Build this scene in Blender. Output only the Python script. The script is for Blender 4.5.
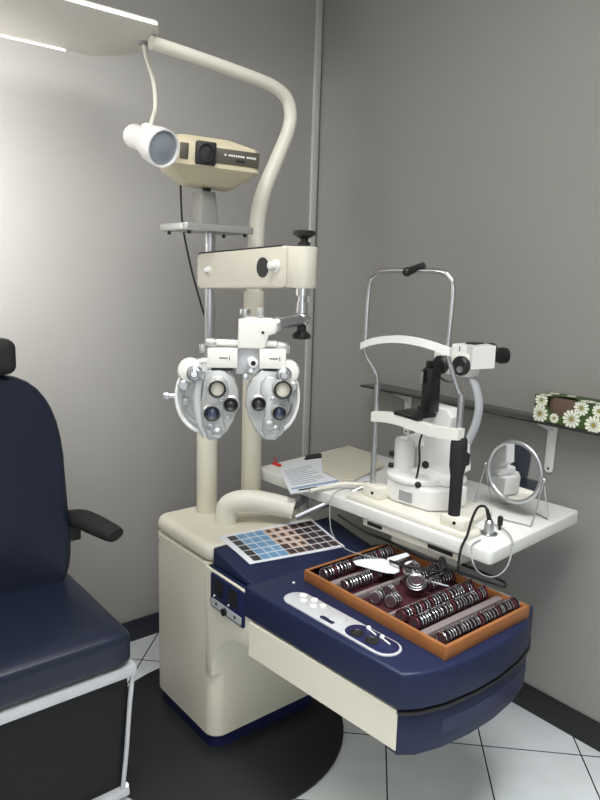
import bpy, bmesh, math, random
from mathutils import Vector, Matrix
PI = math.pi
random.seed(7)
for o in list(bpy.data.objects): bpy.data.objects.remove(o, do_unlink=True)
S = bpy.context.scene
C = S.collection

# ------------------------------------------------------------------ camera
cam = bpy.data.objects.new('camera', bpy.data.cameras.new('camera'))
C.objects.link(cam)
rt = Vector((0.775, -0.632, 0.029)); dn = Vector((-0.094, -0.161, -0.982)); fw = Vector((0.625, 0.758, -0.184))
fw.normalize(); rt = (rt - fw*rt.dot(fw)).normalized(); up = rt.cross(fw)
R3 = Matrix((rt, up, -fw)).transposed()
cam.matrix_world = Matrix.Translation((0, 0, 1.6)) @ R3.to_4x4()
cam.data.sensor_fit = 'VERTICAL'; cam.data.sensor_height = 36; cam.data.sensor_width = 27
cam.data.lens = 30.6; cam.data.clip_start = .05
S.camera = cam
# ------------------------------------------------------------------ light
W = bpy.data.worlds.new('World'); S.world = W; W.use_nodes = True
W.node_tree.nodes['Background'].inputs[0].default_value = (.75, .82, 1, 1)
W.node_tree.nodes['Background'].inputs[1].default_value = .25
def area(name, loc, target, sx, sy, power, col):
    l = bpy.data.lights.new(name, 'AREA'); l.shape = 'RECTANGLE'; l.size = sx; l.size_y = sy
    l.energy = power; l.color = col
    o = bpy.data.objects.new(name, l); C.objects.link(o); o.location = loc
    o.rotation_euler = (Vector(target)-Vector(loc)).to_track_quat('-Z', 'Y').to_euler()
    return o
area('window_daylight', (-.35, -1.25, 1.65), (1.6, 1.6, .9), 1.9, 1.7, 21, (.90, .95, 1))
area('ceiling_panel_light', (.30, .75, 2.97), (.30, .75, 0), 1.7, 1.4, 45, (1, .985, .95))
dl = area('added_down_fill', (.85, .30, 2.96), (1.05, .75, 0), .8, .6, 10, (.95, .975, 1)); dl.data.spread = math.radians(70)  # added fill lamp out of view, brightens the floor and upward faces
ww = area('wall_wash_light', (-.25, 1.95, 2.0), (.08, 2.55, 1.9), .35, .3, 28, (1, .98, .95)); ww.data.spread = math.radians(115)
S.view_settings.view_transform = 'Standard'; S.view_settings.look = 'None'
S.view_settings.exposure = 0.12; S.view_settings.gamma = 1; S.view_settings.use_curve_mapping = False

# ------------------------------------------------------------------ materials
def mat(name, col, rough=.5, metal=0., spec=.5, coat=0., trans=0., bump=0., bscale=200., var=0., vscale=5., ior=1.45, alpha=1.):
    m = bpy.data.materials.new(name); m.use_nodes = True
    N = m.node_tree.nodes; L = m.node_tree.links; b = N['Principled BSDF']
    b.inputs['Base Color'].default_value = (*col, 1); b.inputs['Roughness'].default_value = rough
    b.inputs['Metallic'].default_value = metal; b.inputs['Specular IOR Level'].default_value = spec
    b.inputs['Coat Weight'].default_value = coat; b.inputs['Transmission Weight'].default_value = trans
    b.inputs['IOR'].default_value = ior; b.inputs['Alpha'].default_value = alpha
    tc = N.new('ShaderNodeTexCoord')
    if var:
        n = N.new('ShaderNodeTexNoise'); n.inputs['Scale'].default_value = vscale; n.inputs['Detail'].default_value = 4
        L.new(tc.outputs['Object'], n.inputs['Vector'])
        r = N.new('ShaderNodeMix'); r.data_type = 'RGBA'
        r.inputs[6].default_value = (*[c*(1-var) for c in col], 1); r.inputs[7].default_value = (*[min(1, c*(1+var)) for c in col], 1)
        L.new(n.outputs['Fac'], r.inputs[0]); L.new(r.outputs[2], b.inputs['Base Color'])
    if bump:
        n = N.new('ShaderNodeTexNoise'); n.inputs['Scale'].default_value = bscale; n.inputs['Detail'].default_value = 3
        L.new(tc.outputs['Object'], n.inputs['Vector'])
        bp = N.new('ShaderNodeBump'); bp.inputs['Strength'].default_value = bump; bp.inputs['Distance'].default_value = .001
        L.new(n.outputs['Fac'], bp.inputs['Height']); L.new(bp.outputs[0], b.inputs['Normal'])
    return m
WALLO = mat('wall_paint_light', (.6, .6, .58), .7)
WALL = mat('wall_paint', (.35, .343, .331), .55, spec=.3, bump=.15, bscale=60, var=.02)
WALLR = mat('wall_paint_right_shaded', (.295, .29, .275), .6, spec=.3, bump=.15, bscale=60, var=.02)  # wall paint toned darker, the right wall's dimmer light put into the colour
CEIL = mat('ceiling_paint', (.7, .7, .68), .9)
BASEB = mat('baseboard_navy', (.022, .024, .04), .4)
BASEK = mat('baseboard_black', (.018, .018, .018), .45, var=.2, vscale=9)
TRIM = mat('trim_paint', (.50, .50, .48), .5)
CREAM = mat('cream_enamel', (.70, .67, .56), .38, var=.015, vscale=3)
CREAMW = mat('cream_white_plastic', (.76, .74, .65), .35)
ARMC = mat('arm_cream', (.66, .63, .54), .38)
WHITEW = mat('warm_white_plastic', (.76, .755, .71), .35)
WHITE = mat('white_plastic', (.80, .80, .79), .35)
TABLEW = mat('table_laminate', (.76, .77, .74), .3, var=.01)
BEIGE = mat('aged_beige_plastic', (.60, .535, .385), .45, var=.03)
NAVY = mat('navy_plastic', (.012, .018, .052), .42, spec=.3, bump=.12, bscale=900, var=.05, vscale=14)
NAVYD = mat('navy_dark_plastic', (.010, .014, .06), .4)
LEATH = mat('navy_vinyl', (.012, .0165, .034), .36, spec=.4, bump=.35, bscale=350, var=.08)
BLACK = mat('black_plastic', (.010, .010, .011), .4)
BLACKM = mat('black_rubber', (.014, .014, .015), .75, bump=.3, bscale=500)
DARKG = mat('dark_charcoal', (.012, .012, .014), .5)
DISC = mat('base_plate_black', (.016, .016, .018), .42, bump=.2, bscale=80, var=.15)
CHROME = mat('chrome', (.62, .63, .65), .2, 1)
SATIN = mat('satin_metal', (.55, .56, .58), .32, 1)
SILVER = mat('silver_paint', (.50, .51, .50), .27, .5)
ALU = mat('white_aluminium', (.55, .56, .58), .35, .2)
GREYP = mat('grey_plastic', (.30, .31, .32), .45)
WOOD = mat('case_wood', (.30, .115, .035), .4, var=.25, vscale=18)
VELVET = mat('maroon_velvet', (.045, .006, .012), .9)
PINK = mat('divider_grey', (.20, .165, .165), .8)
GLASSD = mat('lens_dark', (.01, .01, .012), .06, coat=1)
GLASSB = mat('lens_blue', (.05, .07, .14), .08, coat=1)
GLASSC = mat('lens_cream', (.75, .72, .62), .15)
LGLASS = mat('lens_glass', (.8, .8, .85), .03, trans=.85, spec=.6)
LDARK = mat('lens_glass_dark', (.06, .035, .045), .08, spec=.6)
RIMR = mat('lens_rim_maroon', (.10, .02, .025), .35, .3)
PAPER = mat('white_paper', (.74, .76, .80), .7)
FOLDER = mat('beige_folder', (.60, .575, .47), .6)
INK = mat('grey_ink', (.25, .28, .34), .7)
INKB = mat('blue_ink', (.22, .33, .55), .7)
RED = mat('red_plastic', (.6, .04, .03), .4)
MIRROR = mat('mirror_silver', (.86, .87, .88), .02, 1)
SHELFG = mat('smoked_glass', (.03, .032, .03), .08, spec=.6)
CLEARP = mat('frosted_plastic', (.60, .62, .65), .25, trans=.35)
def emis(name, col, e):
    m = mat(name, col, .5); b = m.node_tree.nodes['Principled BSDF']
    b.inputs['Emission Color'].default_value = (*col, 1); b.inputs['Emission Strength'].default_value = e; return m
PANEL = mat('panel_enamel', (.66, .64, .58), .5)
TUBE = emis('light_strip', (1, .97, .9), 1.0)

def tile_mat():
    m = bpy.data.materials.new('floor_tiles'); m.use_nodes = True
    N = m.node_tree.nodes; L = m.node_tree.links; b = N['Principled BSDF']
    tc = N.new('ShaderNodeTexCoord'); mp = N.new('ShaderNodeMapping')
    mp.inputs['Rotation'].default_value = (0, 0, math.radians(-45.3))
    # grid phase: one joint crossing lies at TX, TY on the floor
    mp.vector_type = 'TEXTURE'; mp.inputs['Location'].default_value = (1.858, 1.2015, 0)
    L.new(tc.outputs['Object'], mp.inputs['Vector'])
    br = N.new('ShaderNodeTexBrick'); br.offset = 0; br.squash = 1
    br.inputs['Scale'].default_value = 1; br.inputs['Brick Width'].default_value = .3335; br.inputs['Row Height'].default_value = .3335
    br.inputs['Mortar Size'].default_value = .0026; br.inputs['Mortar Smooth'].default_value = .1
    br.inputs['Color1'].default_value = (.84, .88, .90, 1); br.inputs['Color2'].default_value = (.83, .88, .91, 1)
    br.inputs['Mortar'].default_value = (.035, .034, .032, 1)
    L.new(mp.outputs[0], br.inputs['Vector'])
    n = N.new('ShaderNodeTexNoise'); n.inputs['Scale'].default_value = 7; n.inputs['Detail'].default_value = 6
    L.new(tc.outputs['Object'], n.inputs['Vector'])
    mx = N.new('ShaderNodeMix'); mx.data_type = 'RGBA'; mx.blend_type = 'MULTIPLY'; mx.inputs[0].default_value = .25
    L.new(br.outputs['Color'], mx.inputs[6]); L.new(n.outputs['Fac'], mx.inputs[7]); L.new(mx.outputs[2], b.inputs['Base Color'])
    b.inputs['Roughness'].default_value = .25; b.inputs['Specular IOR Level'].default_value = .7
    bp = N.new('ShaderNodeBump'); bp.inputs['Strength'].default_value = .5; bp.inputs['Distance'].default_value = .002; bp.invert = True
    L.new(br.outputs['Fac'], bp.inputs['Height']); L.new(bp.outputs[0], b.inputs['Normal'])
    return m
TILES = tile_mat()

# ------------------------------------------------------------------ mesh helpers
def frame(z, x=None):
    z = Vector(z).normalized()
    x = Vector(x) if x else (Vector((1, 0, 0)) if abs(z.x) < .9 else Vector((0, 1, 0)))
    x = (x - z*x.dot(z)).normalized(); y = z.cross(x)
    return Matrix((x, y, z)).transposed()
class MB:
    def __init__(s): s.b = bmesh.new(); s.mi = 0
    def _f(s, vs):
        try: f = s.b.faces.new(vs); f.material_index = s.mi; return f
        except ValueError: return None
    def box(s, c, d, rot=None, bev=0, seg=2):
        M = rot.to_3x3() if rot else Matrix.Identity(3)
        t = bmesh.new(); bmesh.ops.create_cube(t, size=1)
        for v in t.verts: v.co = Vector((v.co.x*d[0], v.co.y*d[1], v.co.z*d[2]))
        if bev: bmesh.ops.bevel(t, geom=t.edges[:], offset=bev, segments=seg, affect='EDGES', profile=.5)
        vm = {v: s.b.verts.new(M @ v.co + Vector(c)) for v in t.verts}
        for f in t.faces: s._f([vm[v] for v in f.verts])
        t.free(); return s
    def bx(s, x0, x1, y0, y1, z0, z1, bev=0, seg=2):
        return s.box(((x0+x1)/2, (y0+y1)/2, (z0+z1)/2), (abs(x1-x0), abs(y1-y0), abs(z1-z0)), bev=bev, seg=seg)
    def ring(s, c, X, Y, r, n, ry=None):
        ry = ry or r
        return [s.b.verts.new(c + X*(r*math.cos(2*PI*i/n)) + Y*(ry*math.sin(2*PI*i/n))) for i in range(n)]
    def skin(s, rings, caps=True, closed=False):
        n = len(rings[0]); m = len(rings)
        for k in range(m if closed else m-1):
            a, b = rings[k], rings[(k+1) % m]
            for i in range(n): s._f([a[i], a[(i+1) % n], b[(i+1) % n], b[i]])
        if caps and not closed: s._f(rings[0][::-1]); s._f(rings[-1])
        return s
    def lathe(s, o, ax, prof, n=28, caps=True):
        F = frame(ax); X, Y, Z = F.col[0], F.col[1], F.col[2]; o = Vector(o)
        return s.skin([s.ring(o+Z*z, X, Y, max(r, 1e-4), n) for r, z in prof], caps)
    def cyl(s, a, b, r, r2=None, n=24, ch=0):
        a = Vector(a); b = Vector(b); L = (b-a).length; r2 = r if r2 is None else r2
        if ch: p = [(r-ch, 0), (r-ch*.3, ch*.3), (r, ch), (r2, L-ch), (r2-ch*.3, L-ch*.3), (r2-ch, L)]
        else: p = [(r, 0), (r2, L)]
        return s.lathe(a, b-a, p, n)
    def sph(s, c, r, n=20, sc=(1, 1, 1)):
        m = n//2; rings = []
        for k in range(1, m):
            t = PI*k/m
            rings.append([s.b.verts.new(Vector(c)+Vector((r*sc[0]*math.sin(t)*math.cos(2*PI*i/n), r*sc[1]*math.sin(t)*math.sin(2*PI*i/n), -r*sc[2]*math.cos(t)))) for i in range(n)])
        s.skin(rings, False)
        for rg, z in ((rings[0][::-1], -1), (rings[-1], 1)):
            p = s.b.verts.new(Vector(c)+Vector((0, 0, z*r*sc[2])))
            for i in range(n): s._f([rg[i], rg[(i+1) % n], p])
        return s
    def torus(s, c, ax, R, r, n=28, m=8):
        F = frame(ax); X, Y, Z = F.col[0], F.col[1], F.col[2]; c = Vector(c); rings = []
        for i in range(n):
            d = X*math.cos(2*PI*i/n)+Y*math.sin(2*PI*i/n)
            rings.append([s.b.verts.new(c+d*(R+r*math.cos(2*PI*j/m))+Z*(r*math.sin(2*PI*j/m))) for j in range(m)])
        return s.skin(rings, closed=True)
    def tube(s, pts, r, n=12, smooth=6, caps=True, rads=None, flat=None):
        P = [Vector(p) for p in pts]
        RR = rads or [r]*len(P)
        if smooth and len(P) > 2:
            Q = []; QR = []
            for i in range(len(P)-1):
                p0 = P[max(i-1, 0)]; p1 = P[i]; p2 = P[i+1]; p3 = P[min(i+2, len(P)-1)]
                for k in range(smooth):
                    t = k/smooth
                    Q.append(.5*((2*p1)+(-p0+p2)*t+(2*p0-5*p1+4*p2-p3)*t*t+(-p0+3*p1-3*p2+p3)*t**3)); QR.append(RR[i]*(1-t)+RR[i+1]*t)
            Q.append(P[-1]); QR.append(RR[-1]); P, RR = Q, QR
        T = [(P[min(i+1, len(P)-1)]-P[max(i-1, 0)]).normalized() for i in range(len(P))]
        F = frame(T[0]); X = F.col[0].copy(); rings = []
        if flat: X = Vector(flat[0]) 
        for i, p in enumerate(P):
            if flat: X = Vector(flat[0])
            X = (X-T[i]*X.dot(T[i])).normalized(); Y = T[i].cross(X)
            rings.append(s.ring(p, X, Y, RR[i], n, RR[i]*(flat[1] if flat else 1)))
        return s.skin(rings, caps)
    def strip(s, pts, updir, w, h):
        """rectangular section sweep: w along updir, h across"""
        P = [Vector(p) for p in pts]; U = Vector(updir); rings = []
        for i, p in enumerate(P):
            T = (P[min(i+1, len(P)-1)]-P[max(i-1, 0)]).normalized(); A = T.cross(U).normalized()
            rings.append([s.b.verts.new(p+U*(a*w/2)+A*(b*h/2)) for a, b in ((-1, -1), (-1, 1), (1, 1), (1, -1))])
        return s.skin(rings)
    def prism(s, poly, z0, z1, M=None, bev=0, seg=2):
        t = bmesh.new()
        lo = [t.verts.new((x, y, z0)) for x, y in poly]; hi = [t.verts.new((x, y, z1)) for x, y in poly]
        n = len(poly); t.faces.new(lo[::-1]); t.faces.new(hi)
        for i in range(n): t.faces.new([lo[i], lo[(i+1) % n], hi[(i+1) % n], hi[i]])
        bmesh.ops.recalc_face_normals(t, faces=t.faces)
        if bev:
            e = [e for e in t.edges if abs(e.verts[0].co.z-e.verts[1].co.z) < 1e-6]
            bmesh.ops.bevel(t, geom=e, offset=bev, segments=seg, affect='EDGES', profile=.5)
        vm = {v: s.b.verts.new((M @ v.co) if M else v.co) for v in t.verts}
        for f in t.faces: s._f([vm[v] for v in f.verts])
        t.free(); return s
def rrect(x0, x1, y0, y1, r, n=5):
    P = []
    for cx, cy, a in ((x1-r, y1-r, 0), (x0+r, y1-r, 90), (x0+r, y0+r, 180), (x1-r, y0+r, 270)):
        for k in range(n+1):
            t = math.radians(a+90*k/n); P.append((cx+r*math.cos(t), cy+r*math.sin(t)))
    return P
def round_poly(P, r, n=5):
    O = []; m = len(P)
    for i in range(m):
        a = Vector(P[i-1]); b = Vector(P[i]); c = Vector(P[(i+1) % m]); u = b+(a-b).normalized()*r; v = b+(c-b).normalized()*r
        for k in range(n+1): t = k/n; q = u*(1-t)**2+b*2*t*(1-t)+v*t*t; O.append((q.x, q.y))
    return O
def circ(cx, cy, r, n=32, ry=None): return [(cx+r*math.cos(2*PI*i/n), cy+(ry or r)*math.sin(2*PI*i/n)) for i in range(n)]
# frames whose local z is the extrusion axis
MX = Matrix(((0, 0, 1, 0), (1, 0, 0, 0), (0, 1, 0, 0), (0, 0, 0, 1)))   # (a,b,c) -> x=c, y=a, z=b
MY = Matrix(((1, 0, 0, 0), (0, 0, 1, 0), (0, 1, 0, 0), (0, 0, 0, 1)))   # (a,b,c) -> x=a, y=c, z=b
BASE = {}
def thing(name, label, cat, loc, rz=0, group=None, local=False):
    o = bpy.data.objects.new(name, None); C.objects.link(o); o.empty_display_size = .05
    o.location = loc; o.rotation_euler = (0, 0, rz); o['label'] = label; o['category'] = cat
    if group: o['group'] = group
    BASE[o.name] = Matrix.Identity(4) if local else (Matrix.Translation(loc) @ Matrix.Rotation(rz, 4, 'Z')).inverted()
    return o
def obj(name, mb, m, parent=None, label=None, loc=None, sharp=35):
    b = mb.b
    if parent is not None:
        M = BASE[parent.name]; b.transform(M)
    elif loc: b.transform(Matrix.Translation(-Vector(loc)))
    bmesh.ops.remove_doubles(b, verts=b.verts, dist=1e-6)
    bmesh.ops.recalc_face_normals(b, faces=b.faces)
    me = bpy.data.meshes.new(name); b.to_mesh(me); b.free()
    for mm in (m if isinstance(m, (list, tuple)) else [m]): me.materials.append(mm)
    me.polygons.foreach_set('use_smooth', [True]*len(me.polygons)); me.set_sharp_from_angle(angle=math.radians(sharp))
    o = bpy.data.objects.new(name, me); C.objects.link(o)
    if parent is not None: o.parent = parent; BASE[o.name] = BASE[parent.name]
    elif loc: o.location = loc
    if label: o['label'] = label
    return o
def tag(o, label, cat, group=None):
    o['label'] = label; o['category'] = cat
    if group: o['group'] = group
    return o
def struct(name, mb, m):
    o = obj(name, mb, m); o['kind'] = 'structure'; return o

# ------------------------------------------------------------------ room
XR, YL, ZC = 2.17, 2.55, 3.0
struct('floor', MB().bx(-1.3, XR+.1, -1.3, YL+.1, -.05, 0), TILES)
struct('ceiling', MB().bx(-1.3, XR+.1, -1.3, YL+.1, ZC, ZC+.05), CEIL)
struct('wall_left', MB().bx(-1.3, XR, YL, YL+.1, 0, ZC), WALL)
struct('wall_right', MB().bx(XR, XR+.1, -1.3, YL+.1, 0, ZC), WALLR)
struct('wall_back', MB().bx(-1.3, XR, -1.4, -1.3, 0, ZC), WALLO)
struct('wall_side', MB().bx(-1.4, -1.3, -1.3, YL, 0, ZC), WALLO)
struct('baseboard_left', MB().bx(-1.3, XR, YL-.012, YL, 0, .094, bev=.002), BASEB)
struct('baseboard_right', MB().bx(XR-.012, XR, -1.3, YL, 0, .1, bev=.002), BASEK)
struct('trim_1', MB().bx(XR-.047, XR-.012, YL-.014, YL, .1, ZC, bev=.003), TRIM)

# ------------------------------------------------------------------ refraction unit
U = thing('refraction_unit', 'cream and navy refraction unit with cabinet, desk and poles in the room corner', 'instrument unit', (1.3, 1.84, 0))
obj('base_plate', MB().prism(circ(1.2, 1.84, .435, 72), 0, .011, bev=.003), DISC, U)
CX0, CX1, CY0, CY1 = 1.085, 1.56, 1.72, 2.13
obj('plinth', MB().prism(rrect(CX0+.008, CX1-.01, CY0+.008, CY1-.01, .045), .011, .06), NAVYD, U)
b = MB(); b.prism(rrect(CX0, CX1, CY0, CY1, .05, 8), .06, .668)
obj('cabinet_body', b, CREAM, U)
b = MB(); b.prism(rrect(CX0, CX1, 1.745, CY1, .05, 8), .670, .732, bev=.028, seg=6)
obj('cabinet_lid', b, CREAM, U)
b = MB(); b.cyl((1.083, 2.09, .645), (1.0865, 2.09, .645), .006, n=16)
obj('lock', b, SATIN, U)
# desk arm: cream side shell
def arc_edge(off=0):
    return [(1.108+off, .945+off), (1.15, .918+off), (1.22, .897+off), (1.32, .885+off), (1.42, .885+off), (1.52, .897+off), (1.61, .92+off), (1.665-off, .95+off)]
b = MB()
b.prism([(1.068, 1.50), (1.112, .955), (1.14, .935), (1.60, .945), (1.60, 1.50)], .484, .590)
obj('desk_shell', b, CREAM, U)
# upper knee of the cabinet carrying the desk (profile in y,z extruded along x)
prof = [(1.76, .668), (1.50, .668), (1.50, .545), (1.505, .51)]
for k in range(9):
    t = k/8*PI/2; prof.append((1.52+.20*math.sin(t), .497-.0-.20*(1-math.cos(t))))
prof += [(1.76, .297)]
b = MB(); b.prism(prof, 1.078, 1.50, M=MX, bev=.006)
obj('desk_knee', b, CREAM, U)
# navy desktop
b = MB()
top = [(1.070, 1.525), (1.082, 1.535), (1.62, 1.535), (1.645, 1.50)] + arc_edge()[::-1]
b.prism(top, .592, .692, bev=.012, seg=4)
b.prism([(1.085, 1.53), (1.085, 1.745), (1.60, 1.745), (1.60, 1.53)], .670, .672)
# raised wedge next to the cabinet
w = [(1.50, .672), (1.745, .672), (1.745, .728), (1.70, .722), (1.56, .697), (1.50, .690)]
b.prism(w, 1.095, 1.60, M=MX, bev=.010, seg=3)
obj('desktop', b, NAVY, U)
# navy front drawer
b = MB()
e = arc_edge(.006)
low = [(1.114, .99)] + e + [(1.659, 1.03)]
b.prism(low[::-1], .470, .584, bev=.007, seg=3)
dr = obj('front_drawer', b, NAVY, U)
b = MB()
pts = [(1.20, .9005), (1.28, .8905), (1.36, .8875), (1.44, .8885), (1.52, .8985)]
b.strip([(x, y+.0012, .530) for x, y in arc_edge(.006)[2:7]], (0, 0, 1), .040, .004)
obj('handle_recess_shade', b, NAVYD, dr)  # flat darker strip, shade of the grip recess put into the colour
b = MB(); b.strip([(x, y+.005, .588) for x, y in arc_edge()], (0, 0, 1), .008, .012); obj('drawer_gap', b, BLACK, U)
# socket panel
b = MB(); b.prism(rrect(1.533, 1.72, .550, .664, .008, 3), 1.0725, 1.080, M=MX, bev=.002)
pn = obj('socket_panel', b, NAVYD, U)
for y in (1.672, 1.592):
    b = MB(); b.prism(rrect(y-.024, y+.024, .600, .652, .006, 3), 1.0700, 1.0735, M=MX, bev=.001)
    so = obj('socket', b, BLACK, pn)
    b = MB(); b.prism(circ(y, .627, .018, 24), 1.0692, 1.0702, M=MX); obj('socket_well', b, DARKG, so)
    b = MB(); b.sph((1.0715, y+.022, .594), .0035, 10); obj('pin', b, WHITE, pn)
b = MB(); b.prism(rrect(1.545, 1.712, .557, .582, .004, 2), 1.0705, 1.0730, M=MX)
sw = obj('switch_plate', b, ALU, pn)
for y in (1.682, 1.578):
    b = MB(); b.cyl((1.0706, y, .570), (1.0690, y, .570), .005, n=12); obj('symbol', b, BLACK, sw)
b = MB(); b.cyl((1.0735, 1.632, .565), (1.062, 1.632, .565), .012, n=16); obj('jack', b, BLACK, pn)
# control panel on the desk
ZT = .692
def stad(x0, x1, y0, y1, n=12):
    r = (x1-x0)/2; cx = (x0+x1)/2; P = []
    for k in range(n+1): t = PI*k/n; P.append((cx+r*math.cos(t), y1-r+r*math.sin(t)))
    for k in range(n+1): t = PI+PI*k/n; P.append((cx+r*math.cos(t), y0+r+r*math.sin(t)))
    return P
def slant(P, k=.045, y0=1.2): return [(x-(y-y0)*k*1.0, y) for x, y in P]
b = MB(); b.prism(slant(stad(1.112, 1.192, 1.005, 1.41)), ZT-.001, ZT+.004, bev=.0015)
cp = obj('control_panel', b, ALU, U)
b = MB(); b.prism(slant(stad(1.119, 1.187, 1.012, 1.172)), ZT+.003, ZT+.0055, bev=.001)
obj('inset', b, NAVYD, cp)
for (x, y, r) in ((1.146, 1.132, .019), (1.150, 1.084, .019)):
    b = MB(); b.lathe((x, y, ZT+.0050), (0, 0, 1), [(r, 0), (r, .002), (r-.003, .003), (r-.005, .001), (.001, .001)], 24); obj('dial', b, BLACK, cp)
for (x, y) in ((1.186, 1.128), (1.182, 1.076)):
    b = MB(); b.sph((x-.003, y, ZT+.009), .0065, 14); b.tube([(x-.003, y, ZT+.007), (x-.008, y-.018, ZT+.008), (x-.010, y-.034, ZT+.0075)], .0022, smooth=3); obj('lever', b, WHITE, cp)
for (x, y, r) in ((1.168, 1.375, .011), (1.148, 1.350, .010), (1.175, 1.335, .011), (1.150, 1.310, .010), (1.172, 1.295, .010)):
    b = MB(); b.cyl((x, y, ZT+.003), (x, y, ZT+.0065), r, ch=.0015, n=20); obj('button', b, WHITEW, cp)
b = MB(); b.cyl((1.160, 1.222, ZT+.003), (1.160, 1.222, ZT+.0062), .027, ch=.0015, n=32); obj('button', b, ALU, cp)
b = MB(); b.prism(slant(stad(1.124, 1.138, 1.205, 1.255)), ZT+.003, ZT+.006, bev=.001); obj('label_plate', b, INKB if 0 else NAVY, cp)
b = MB(); b.cyl((1.20, 1.46, ZT), (1.20, 1.46, ZT+.002), .004, n=12); obj('screw', b, WHITE, U)
# swan neck elbow of the table arm
b = MB(); b.tube([(1.252, 1.905, .72), (1.252, 1.905, .762), (1.257, 1.900, .792), (1.282, 1.878, .810), (1.33, 1.845, .812), (1.38, 1.80, .803), (1.43, 1.75, .790)], .037, n=28, smooth=6, rads=[.038, .038, .038, .038, .0375, .037, .036])
obj('table_arm', b, CREAMW, U)
# instrument pole with tray
b = MB(); b.cyl((1.255, 2.04, .725), (1.255, 2.04, 1.22), .037, n=32, ch=.003)
obj('pole_sleeve', b, CREAM, U)
b = MB(); b.cyl((1.265, 2.04, 1.21), (1.265, 2.04, 1.735), .0195, n=24)
ip = obj('instrument_pole', b, SATIN, U)
b = MB(); b.prism(rrect(1.10, 1.375, 1.93, 2.10, .02, 4), 1.722, 1.745, bev=.003)
tr = obj('projector_tray', b, TRIM if 0 else SILVER, U)
for x, y in ((1.13, 1.95), (1.345, 1.95), (1.13, 2.08), (1.345, 2.08)):
    b = MB(); b.cyl((x, y, 1.712), (x, y, 1.722), .006, n=12); obj('screw', b, BLACK, tr)
# lamp pole: slim upper tube, bends right and back over the chair
b = MB(); b.cyl((1.437, 2.02, .72), (1.437, 2.02, 1.53), .037, n=32, ch=.003)
obj('lamp_pole_sleeve', b, CREAM, U)
b = MB(); b.tube([(1.437, 2.02, 1.50), (1.442, 2.02, 1.70), (1.450, 2.02, 1.80), (1.472, 2.02, 1.88), (1.525, 2.02, 1.99), (1.572, 2.02, 2.09), (1.583, 2.02, 2.155), (1.56, 2.02, 2.205), (1.50, 2.02, 2.232), (1.40, 2.02, 2.245), (1.20, 2.02, 2.262), (1.04, 2.02, 2.272)], .027, n=24, smooth=5, rads=[.029, .029, .028, .027, .025, .024, .023, .022, .021, .021, .020, .020])
obj('lamp_pole', b, CREAMW, U)
# overhead lamp panel
b = MB(); pl = [(-.25, 1.945), (1.02, 1.945), (1.045, 1.98), (1.085, 2.08), (1.10, 2.18), (1.075, 2.28), (1.00, 2.365), (-.25, 2.365)]
b.prism(pl, 2.295, 2.311, bev=.002)
lp = obj('overhead_lamp_panel', b, PANEL, U)
b = MB(); b.bx(-.2, 1.02, 1.940, 1.945, 2.297, 2.304); obj('light_strip', b, TUBE, lp)
b = MB(); b.bx(-.2, .905, 2.355, 2.361, 2.290, 2.295); obj('light_strip', b, TUBE, lp)
# phoropter swing arm
PX, PY = 1.268, 2.04
HX, HY = 1.268, 1.54        # hanger axis
d = Vector((HX-PX, HY-PY, 0)); Ld = d.length; d.normalize(); n_ = Vector((-d.y, d.x, 0))
def armf(mx, off=0): return Matrix((d, Vector((0, 0, 1)), -n_)).transposed().to_4x4()
MA = Matrix.Translation((PX, PY, 0)) @ armf(0)   # local a along the arm, b up, c sideways towards the room
poly = [(-.035, 1.550), (-.035, 1.640), (-.02, 1.655), (Ld-.05, 1.676), (Ld-.03, 1.665), (Ld-.024, 1.645), (Ld-.024, 1.58), (Ld-.03, 1.565), (Ld-.05, 1.553), (-.02, 1.535)]
b = MB(); b.prism(poly, -.035, .035, M=MA, bev=.006, seg=3)
sa = obj('swing_arm', b, ARMC, U)
b = MB(); b.prism([(-.03, 1.651), (-.02, 1.6575), (Ld-.06, 1.678), (Ld-.06, 1.673)], -.034, .034, M=MA); obj('top_rim', b, DARKG, sa)
def armpt(a, z, c): return MA @ Vector((a, z, c))
def side(a, z, c): return armpt(a, z, c)
b = MB(); b.cyl(side(.35, 1.612, .034), side(.35, 1.612, .037), .030, n=32); obj('round_window', b, DARKG, sa)
b = MB(); b.cyl(side(.415, 1.617, .034), side(.415, 1.617, .040), .020, n=24); b.cyl(side(.415, 1.617, .040), side(.415, 1.617, .060), .012, n=20, ch=.002); obj('knob', b, WHITE, sa)
b = MB(); b.cyl(side(.045, 1.598, .034), side(.045, 1.598, .040), .014, n=24); b.cyl(side(.045, 1.598, .040), side(.045, 1.598, .053), .009, n=16, ch=.002); obj('knob', b, WHITE, sa)
b = MB(); b.prism(rrect(HX-.042, HX+.036, HY-.040, HY+.050, .036, 8), 1.556, 1.673, bev=.004)
hc = obj('arm_head', b, ARMC, U)
b = MB(); b.lathe((HX, HY, 1.676), (0, 0, 1), [(.018, 0), (.018, .010), (.012, .010), (.012, .020), (.018, .022), (.033, .032), (.033, .038), (.028, .042)], 24)
obj('clamp_knob', b, BLACK, hc)

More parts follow.
